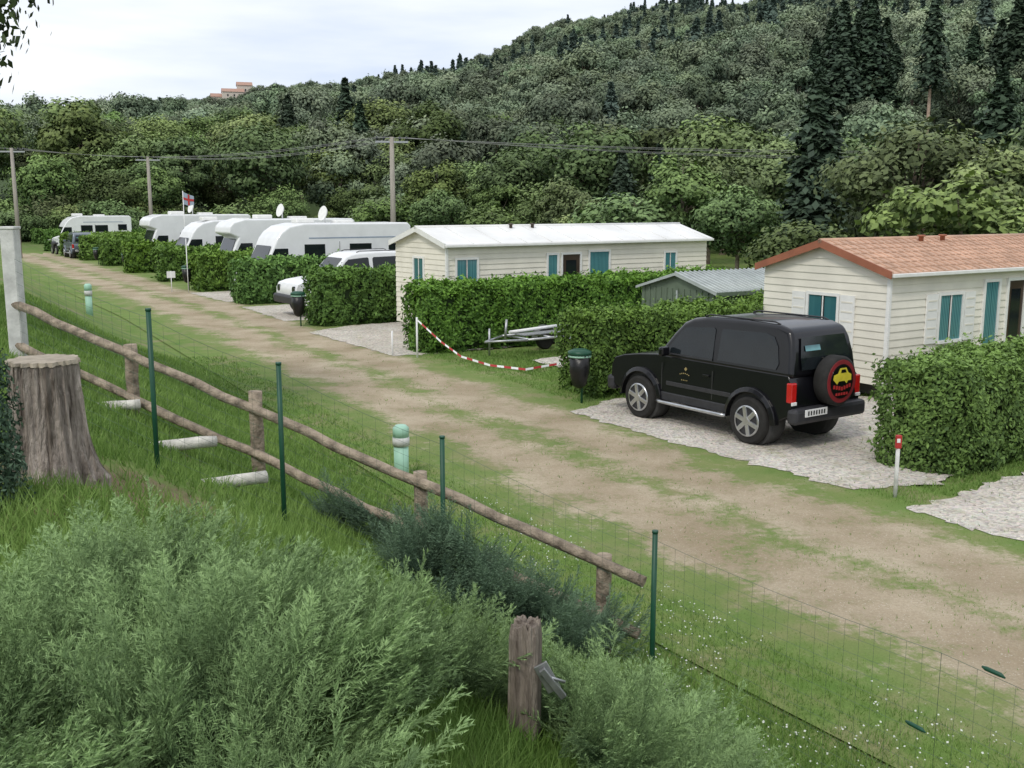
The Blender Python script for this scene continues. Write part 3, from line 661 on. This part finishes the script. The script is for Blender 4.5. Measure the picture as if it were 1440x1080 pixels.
for s_,y0 in ((0,-.1),(1,W+.1)):
    mk('roof_%d'%s_,[(-.12,y0,a_-.02),(L+.12,y0,a_-.02),(L+.12,W/2,b_+.02),(-.12,W/2,b_+.02),(-.12,y0,a_-.08),(-.12,W/2,b_-.05)],[(0,1,2,3),(0,3,5,4)],M['shedroof'],e)
for i in range(24): tube('roof_corrugation_%d'%i,e,M['shedroof'],[(-.1+i*.148,-.1,a_-.01),(-.1+i*.148,W/2,b_+.03)],.025,6)
box('eave_trim',e,M['shedgreen'],(L/2,-.11,a_-.05),(L+.24,.03,.09)); 
# ------------------------------------------------------------ vehicles
def wheel(e,nm,x,y,r,w,side,spokes=6):
    tube(nm+'_tyre',e,M['tyre'],[(x,y-w/2,r),(x,y-w/2+.03,r),(x,y+w/2-.03,r),(x,y+w/2,r)],[r*.90,r,r,r*.90],28)
    yo=y+side*(w/2+.002)
    tube(nm+'_hub',e,M['plastic'],[(x,yo-side*.03,r),(x,yo,r)],r*.62,24)
    tube(nm+'_rim',e,M['alloy'],[(x,yo-side*.02,r),(x,yo+side*.012,r),(x,yo+side*.014,r)],[r*.66,r*.66,r*.59],28,cap=False)
    tube(nm+'_centre',e,M['alloy'],[(x,yo,r),(x,yo+side*.03,r)],r*.17,12)
    for k in range(spokes):
        a_=k*2*math.pi/spokes+.3; box(nm+'_spoke_%d'%k,e,M['alloy'],(x+math.cos(a_)*r*.37,yo+side*.008,r+math.sin(a_)*r*.37),(r*.54,.03,r*.19),.006,ry=-a_)
def arcpts(cx,cz,r,a0,a1,n): return [(cx+r*math.cos(a0+(a1-a0)*i/n),cz+r*math.sin(a0+(a1-a0)*i/n)) for i in range(n+1)]
def suv(name,loc,rz,paint,sc=1.):
    e=empty(name,(loc[0],loc[1],0.02),rz,sc); zc=.37
    o=[(1.98,.5),(2.05,.62),(2.04,.84),(1.97,.98),(1.75,1.05),(1.35,1.11),(.95,1.15),(-1.90,1.15),(-1.98,1.04),(-2.01,.8),(-2.0,.55),(-1.72,.42)]
    o+=arcpts(-1.24,zc,.45,math.pi-.15,.15,10)+arcpts(1.24,zc,.45,math.pi-.15,.15,10)+[(1.72,.42)]
    prism('body',e,paint,o,lambda z:.81-.05*max(0,(z-.94)/.2)-.02*max(0,(.6-z)/.2),.055,4,True)
    wf=lambda z:.765-.135*(max(0,z-1.12)/.76)**1.15
    prism('cabin',e,paint,[(.98,1.10),(.60,1.54),(.40,1.74),(.20,1.82),(-.1,1.865),(-.9,1.89),(-1.60,1.87),(-1.80,1.81),(-1.88,1.66),(-1.94,1.40),(-1.97,1.10)],wf,.075,5,True)
    def sidep(nm,mt,pts,off=.008):
        for s_ in (1,-1): mk(nm+('_l' if s_>0 else '_r'),[(x,s_*(wf(z)+off),z) for x,z in pts],[tuple(range(len(pts)))],mt,e)
    sidep('door_window',M['glass'],[(.70,1.21),(.64,1.31),(.43,1.57),(.32,1.66),(-.30,1.71),(-.34,1.68),(-.36,1.21)])
    sidep('quarter_window',M['glass'],[(-.47,1.21),(-.47,1.67),(-.51,1.71),(-1.38,1.73),(-1.54,1.69),(-1.64,1.55),(-1.70,1.30),(-1.66,1.21)])
    for s_ in (1,-1):
        pts=[(.72,1.21),(-.36,1.21),(-.36,1.185),(.74,1.185)]
        mk('window_seal_%d'%s_,[(x,s_*(wf(z)+.012),z) for x,z in pts],[(0,1,2,3)],M['plastic'],e)
    mk('rear_window',[(-1.985,-.56,1.22),(-1.985,.56,1.22),(-1.965,.57,1.40),(-1.895,.50,1.70),(-1.895,-.50,1.70),(-1.965,-.57,1.40)],[(0,1,2,5),(5,2,3,4)],M['glass'],e)
    mk('rear_window_sticker',[(-1.962,.12,1.50),(-1.962,.46,1.50),(-1.936,.46,1.58),(-1.936,.12,1.58)],[(0,1,2,3)],M['teal'],e)
    tube('rear_wiper',e,M['tyre'],[(-2.0,-.3,1.24),(-1.975,.1,1.38)],.01,6)
    mk('windscreen',[(.94,-.62,1.18),(.94,.62,1.18),(.47,.56,1.70),(.47,-.56,1.70)],[(0,1,2,3)],M['glass'],e)
    for s_ in (1,-1):
        n_='l' if s_>0 else 'r'
        for wx in (1.24,-1.24):
            A1=arcpts(wx,zc,.445,math.pi*1.0,0,16); A2=arcpts(wx,zc,.525,math.pi*1.0,0,16)
            V=[(x,s_*.76,z) for x,z in A1]+[(x,s_*.88,z) for x,z in A1]+[(x,s_*.85,z) for x,z in A2]+[(x,s_*.76,z) for x,z in A2]; k=17
            F=[]; 
            for i in range(16):
                F+= [(i,i+1,k+i+1,k+i),(k+i,k+i+1,2*k+i+1,2*k+i),(2*k+i,2*k+i+1,3*k+i+1,3*k+i)]
            F+=[(0,k,2*k,3*k),(16,k+16,2*k+16,3*k+16)]
            mk('fender_flare_%s_%s'%(n_,'f' if wx>0 else 'r'),V,F,paint,e,bevel=.012)
            tube('wheel_well_%s_%s'%(n_,'f' if wx>0 else 'r'),e,M['shade_parts'],[(wx,s_*.5,.40),(wx,s_*.785,.40)],.44,24)
            wheel(e,'wheel_%s_%s'%(n_,'f' if wx>0 else 'r'),wx,s_*.76,.37,.24,s_)
        box('sill_cladding_'+n_,e,M['plastic'],(0,s_*.80,.47),(1.55,.05,.14),.015)
        tube('side_step_'+n_,e,M['alloy'],[(.78,s_*.86,.38),(.70,s_*.90,.38),(-.70,s_*.90,.38),(-.78,s_*.86,.38)],.03,10)
        box('door_seam_a_'+n_,e,M['shade_parts'],(.74,s_*.812,.80),(.010,.004,.46)); box('door_seam_b_'+n_,e,M['shade_parts'],(-.42,s_*.812,.80),(.010,.004,.46))
        box('waist_strip_'+n_,e,M['plastic'],(-.1,s_*.812,.70),(1.45,.02,.07),.006)
        box('door_handle_'+n_,e,paint,(-.28,s_*.81,.94),(.14,.025,.03),.005)
        box('mirror_'+n_,e,paint,(.62,s_*.89,1.24),(.1,.2,.16),.04)
        box('tail_lamp_'+n_,e,M['red'],(-1.965,s_*.745,.90),(.10,.13,.30),.02); box('reverse_lamp_'+n_,e,M['white'],(-2.02,s_*.745,.74),(.02,.11,.05),.005)
        tube('roof_rail_'+n_,e,M['plastic'],[(.0,s_*.56,1.86),(-.1,s_*.56,1.895),(-1.45,s_*.56,1.90),(-1.55,s_*.56,1.87)],.013,8)
        tube('headlamp_'+n_,e,M['glass'],[(1.98,s_*.6,.82),(2.06,s_*.6,.82)],.1,16)
    box('rear_bumper',e,M['plastic'],(-2.04,0,.55),(.19,1.66,.24),.06); box('front_bumper',e,M['plastic'],(2.06,0,.52),(.2,1.66,.26),.06)
    box('number_plate',e,M['white'],(-2.142,.38,.60),(.012,.5,.11),.003)
    for i in range(7): box('plate_letter_%d'%i,e,M['shade_parts'],(-2.150,.20+i*.06,.60),(.004,.03,.065))
    if paint==M['paint']:
        yc=-.04; zs_=1.04
        tube('spare_wheel',e,M['tyre'],[(-2.0,yc,zs_),(-2.03,yc,zs_),(-2.21,yc,zs_),(-2.24,yc,zs_)],[.35,.38,.38,.34],36)
        tube('spare_cover_ring',e,M['redd'],[(-2.235,yc,zs_),(-2.245,yc,zs_)],[.33,.325],36); tube('spare_cover_face',e,M['paint'],[(-2.24,yc,zs_),(-2.250,yc,zs_)],.26,36)
        mk('cover_print_car',[(-2.255,yc-y*1.05,1.10+z*1.1) for y,z in [(-.2,-.02),(-.19,.04),(-.1,.06),(-.06,.13),(.08,.13),(.13,.06),(.2,.03),(.2,-.05),(.13,-.05),(.1,-.09),(.05,-.05),(-.07,-.05),(-.11,-.09),(-.16,-.05)]],[tuple(range(14))],M['yellow'],e)
        for k in range(7): box('cover_letters_%d'%k,e,M['redp'],(-2.256,yc-.18+k*.06,.93+.012*abs(k-3)),(.004,.04,.055))
        for k in range(5): box('cover_letters_b%d'%k,e,M['redp'],(-2.256,yc-.12+k*.06,.85),(.004,.04,.04))
        mk('cover_print_window',[(-2.259,yc-y,1.10+z) for y,z in [(-.04,.07),(-.03,.12),(.06,.12),(.09,.07)]],[(0,1,2,3)],M['paint'],e)
        for k in range(6): box('door_lettering_%d'%k,e,M['gold'],(.30-k*.04,.816,.90+.015*math.cos((k-2.5)*.8)),(.020,.004,.016),ry=.3*math.sin(k*5))
        for k in range(4): box('door_lettering_b%d'%k,e,M['gold'],(.26-k*.04,.816,.80),(.018,.004,.014),ry=.5*math.sin(k*3))
        box('door_emblem',e,M['gold'],(.19,.80,.985),(.05,.004,.045),ry=.78)
    return e
suv('black_suv',(3.62,17.05),math.radians(125),M['paint'])
suv('white_car',(-5.6,35.6),math.pi+A33,M['wpaint'],1.12)
suv('grey_car',(-30.9,74.2),math.radians(122),M['silver'],.95)
def camper(x,y,rz,L=6.6,Hh=2.85,over=False,dish=True):
    e=empty('motorhome',(x,y,0),rz); h=L/2
    if over: o=[(-h,.45),(-h,Hh-.1),(-h+.15,Hh),(h-1.3,Hh),(h-.75,Hh-.15),(h-.55,Hh-.35),(h-.5,Hh-.65),(h-.95,Hh-.85),(h-.55,1.28),(h-.1,1.1),(h,.9),(h,.45)]
    else: o=[(-h,.45),(-h,Hh-.15),(-h+.15,Hh),(h-2.3,Hh),(h-1.7,Hh-.12),(h-1.35,Hh-.35),(h-1.15,Hh-.6),(h-.65,1.30),(h-.1,1.12),(h,.9),(h,.45)]
    prism('coachwork',e,M['wpaint'],o,lambda z:1.1,.07,3)
    for s_ in (1,-1):
        n_='l' if s_>0 else 'r'
        for k,(x0,x1,z0,z1) in enumerate([(-h+.4,-h+1.1,1.65,2.15),(-h+1.9,-h+2.9,1.55,2.1),(h-3.2,h-2.3,1.55,2.1)]): box('side_window_%s%d'%(n_,k),e,M['glass'],((x0+x1)/2,s_*1.103,(z0+z1)/2),(x1-x0,.02,z1-z0),.03)
        mk('cab_window_'+n_,[(h-1.6,s_*1.106,1.4),(h-.75,s_*1.106,1.4),(h-1.05,s_*1.106,1.95),(h-1.6,s_*1.106,1.95)],[(0,1,2,3)],M['glass'],e)
        box('stripe_'+n_,e,M['stripe'],(-.6,s_*1.104,1.15),(L-2.,.01,.10)); box('skirt_'+n_,e,M['stripe'],(-.4,s_*1.06,.42),(L-2.4,.06,.16))
        box('stripe_upper_'+n_,e,M['stripe'],(-.9,s_*1.104,2.35),(L-3.2,.008,.05)); box('door_line_'+n_,e,M['shade_parts'],(-.25,s_*1.104,1.4),(.015,.008,1.6))
        for wx in (h-1.0,-h+1.7): 
            tube('arch_%s'%n_,e,M['shade_parts'],[(wx,s_*1.0,.42),(wx,s_*1.105,.42)],.40,20); wheel(e,'wheel_'+n_,wx,s_*1.0,.33,.22,s_)
    zt=Hh-.85 if over else Hh-.6; xt=h-.95 if over else h-1.15; xb=h-.55 if over else h-.65; zb=1.28 if over else 1.30
    f=lambda t:(xb+(xt-xb)*t+.03,zb+(zt-zb)*t+.02); a_,b_=f(.12),f(.70 if not over else .92)
    mk('windscreen',[(a_[0],-.95,a_[1]),(a_[0],.95,a_[1]),(b_[0],.85,b_[1]),(b_[0],-.85,b_[1])],[(0,1,2,3)],M['glass'],e)
    box('grille',e,M['shade_parts'],(h+.01,0,.75),(.03,1.2,.2)); box('front_bumper',e,M['stripe'],(h+.02,0,.5),(.12,2.0,.18),.03)
    box('roof_light',e,M['whitetrim'],(-.8,.1,Hh+.05),(.8,.6,.12),.03); box('air_con',e,M['whitetrim'],(.9,0,Hh+.09),(.8,.6,.2),.05)
    box('rear_window',e,M['glass'],(-h-.005,0,1.85),(.02,1.1,.5),.02)
    if dish:
        tube('dish_mast',e,M['whitetrim'],[(-.1,0,Hh),(-.1,0,Hh+.3)],.03,8); tube('dish',e,M['whitetrim'],[(-.1,0,Hh+.35),(-.04,0.02,Hh+.38),(0.03,.03,Hh+.4)],[.05,.24,.32],20)
    return e
fw=math.pi+A33
def camp(fx,fy,L,**k): camper(fx+.839*L/2,fy+.545*L/2,fw,L,**k)
camp(-11.0,42.1,7.2,Hh=2.95); camp(-14.0,48.4,6.8,Hh=3.05,over=True); camp(-18.0,54.0,6.4,Hh=2.9,dish=False); camp(-22.0,60.8,6.6,Hh=3.15,over=True); camp(-37.6,84.5,6.3,Hh=2.85,dish=False)
# trailer
e=empty('car_trailer',(1.0,25.7,0),A33+.1)
for s_ in (-1,1):
    tube('side_rail_%d'%s_,e,M['galv'],[(-1.2,s_*.5,.48),(1.1,s_*.5,.48)],.03,8); wheel(e,'wheel_%d'%s_,.35,s_*.68,.27,.16,s_,5)
    o=prism('mudguard_%d'%s_,e,M['galv'],arcpts(.35,.27,.36,math.pi,0,10)+arcpts(.35,.27,.33,0,math.pi,10),lambda z:.1); o.location=(0,s_*.69,0)
    tube('a_frame_%d'%s_,e,M['galv'],[(-1.2,s_*.5,.48),(-2.1,0,.45)],.03,8)
    box('tail_light_%d'%s_,e,M['red'],(1.13,s_*.5,.48),(.04,.2,.1),.01)
for i in range(4): tube('cross_%d'%i,e,M['galv'],[(-1.1+i*.7,-.5,.48),(-1.1+i*.7,.5,.48)],.025,8)
tube('winch_post',e,M['galv'],[(-1.5,0,.45),(-1.45,0,.95)],.03,8); tube('jockey_wheel',e,M['galv'],[(-1.9,.1,.1),(-1.9,.1,.75)],.025,8); box('loading_ramp',e,M['galv'],(-.1,0,.54),(1.9,.35,.04),.01)
tube('load_bar',e,M['white'],[(-1.2,.2,.6),(.9,.25,.66)],.04,8)
# motorbike
e=empty('motorbike',(-35.0,79.5,0),2.2)
for x in (-.65,.65): 
    tube('tyre_%g'%x,e,M['tyre'],[(x,-.06,.32),(x,.06,.32)],.32,20); tube('rim_%g'%x,e,M['alloy'],[(x,-.065,.32),(x,.065,.32)],.2,16)
prism('tank_and_seat',e,M['plastic'],[(-.75,.8),(-.3,.72),(-.2,.4),(.25,.4),(.45,.85),(.2,1.0),(-.1,.85),(-.7,.92)],lambda z:.14,.03); tube('fork',e,M['galv'],[(.65,0,.32),(.4,0,1.05)],.04,8); tube('handlebar',e,M['galv'],[(.38,-.35,1.08),(.38,.35,1.08)],.02,8)
# ------------------------------------------------------------ utility poles + cables
def upole(x,y,h,r=.16):
    e=empty('utility_pole',(x,y,Hs(x,y))); tube('shaft',e,M['pole'],[(0,0,-.3),(0,0,h)],[r,r*.7],12)
    box('crossarm',e,M['galv'],(0,0,h-.25),(1.7,.1,.1),rz=.2); 
    for k in (-.75,-.4,.4,.75): tube('insulator_%g'%k,e,M['glass'],[(k,.2*k,h-.2),(k,.2*k,h-.1),(k,.2*k,h+.03)],[.03,.07,.04],8)
PO=[(-6.2,54.5,7.15),(-26.6,77,7.2),(-34.6,73,7.6),(45,66,7.4)]
for p in PO: upole(*p)
ce=empty('overhead_cables')
for A_,B_ in ((PO[0],PO[1]),(PO[0],PO[3]),(PO[1],PO[2])):
    for k in (-.75,-.4,.4,.75):
        q=[]
        for i in range(25):
            t=i/24; q.append((A_[0]+(B_[0]-A_[0])*t+k*.9,A_[1]+(B_[1]-A_[1])*t+k*.3,(A_[2]+(B_[2]-A_[2])*t)-.02-(.7+.25*k)*4*t*(1-t)*(math.dist(A_[:2],B_[:2])/50)))
        tube('cable_%g'%k,ce,M['wire'],q,.011,4,cap=False)
e=empty('flag',(-18.9,60.2,0)); tube('pole',e,M['white'],[(0,0,0),(0,0,4.5)],.025,8)
mk('cloth',[(0,0,3.75),(.3,.05,3.65),(.62,-.02,3.72),(.62,0,4.2),(.3,.05,4.3),(0,0,4.45)],[(0,1,4,5),(1,2,3,4)],M['stripe'],e); mk('cross',[(0,-.02,4.02),(.3,.03,3.93),(.62,-.04,3.9),(.62,-.04,4.03),(.3,.03,4.05),(0,-.02,4.15)],[(0,1,4,5),(1,2,3,4)],M['redp'],e)
mk('cross_b',[(.26,.02,3.68),(.36,.02,3.68),(.36,.02,4.27),(.26,.02,4.3)],[(0,1,2,3)],M['redp'],e)
for (r_,y,L,W,h) in [(-.262,665,13,9,6),(-.251,672,9,8,8),(-.275,668,10,7,5)]:
    x=r_*y; g=Hs(x,y)+5.5; e=empty('stone_house',(x,y,g),.3)
    V=[(-L/2,-W/2,-10),(L/2,-W/2,-10),(L/2,W/2,-10),(-L/2,W/2,-10),(-L/2,-W/2,h),(L/2,-W/2,h),(L/2,W/2,h),(-L/2,W/2,h),(-L/2,0,h+2.),(L/2,0,h+2.)]
    mk('walls',V,[(0,1,5,4),(1,2,6,9,5),(2,3,7,6),(3,0,4,8,7)],M['stone'],e)
    mk('roof',[(-L/2-.4,-W/2-.5,h-.3),(L/2+.4,-W/2-.5,h-.3),(L/2+.4,0,h+2.1),(-L/2-.4,0,h+2.1),(L/2+.4,W/2+.5,h-.3),(-L/2-.4,W/2+.5,h-.3)],[(0,1,2,3),(3,2,4,5)],M['vroof'],e)
    for k in (-.25,.05,.3): box('window_%g'%k,e,M['glass'],(k*L,-W/2-.05,h*.6),(.9,.1,1.3))
# ------------------------------------------------------------ world, sun, camera
w=bpy.data.worlds.new('World'); S.world=w; w.use_nodes=True; nt=w.node_tree; nt.nodes.clear()
EL,AZ=math.radians(48),math.radians(205)
sky=nd(nt,'ShaderNodeTexSky',None,sky_type='NISHITA',sun_disc=False,sun_elevation=EL,sun_rotation=AZ)
tc=nd(nt,'ShaderNodeTexCoord').outputs['Generated']
mp=nd(nt,'ShaderNodeMapping',{'Vector':tc,'Scale':(1.,1.,6.),'Rotation':(0,.12,0)}).outputs[0]
f=mr(nt,noise(nt,mp,2.3,6,.5),.40,.68)
cl=mix(nt,f,(7.7,7.8,7.9),(4.9,5.5,6.7))
cl=mix(nt,.90,sky.outputs[0],cl)
bg=nd(nt,'ShaderNodeBackground',{'Color':cl,'Strength':.148}); nt.links.new(bg.outputs[0],nd(nt,'ShaderNodeOutputWorld').inputs[0])
sl=bpy.data.lights.new('sun','SUN'); sl.energy=1.5; sl.angle=math.radians(11); sl.color=(1,.95,.86)
so=bpy.data.objects.new('sun',sl); COL.objects.link(so)
dv=Vector((math.sin(AZ)*math.cos(EL),math.cos(AZ)*math.cos(EL),math.sin(EL))); so.rotation_euler=dv.to_track_quat('Z','Y').to_euler()
cd=bpy.data.cameras.new('camera'); cam=bpy.data.objects.new('camera',cd); COL.objects.link(cam)
cam.location=(0,0,3.65); cam.rotation_euler=(math.radians(90-9.8),0,0); cd.lens=36.25; cd.sensor_width=36; cd.clip_end=6000; cd.clip_start=.05
S.camera=cam
S.view_settings.view_transform='Standard'; S.view_settings.look='None'; S.view_settings.exposure=0
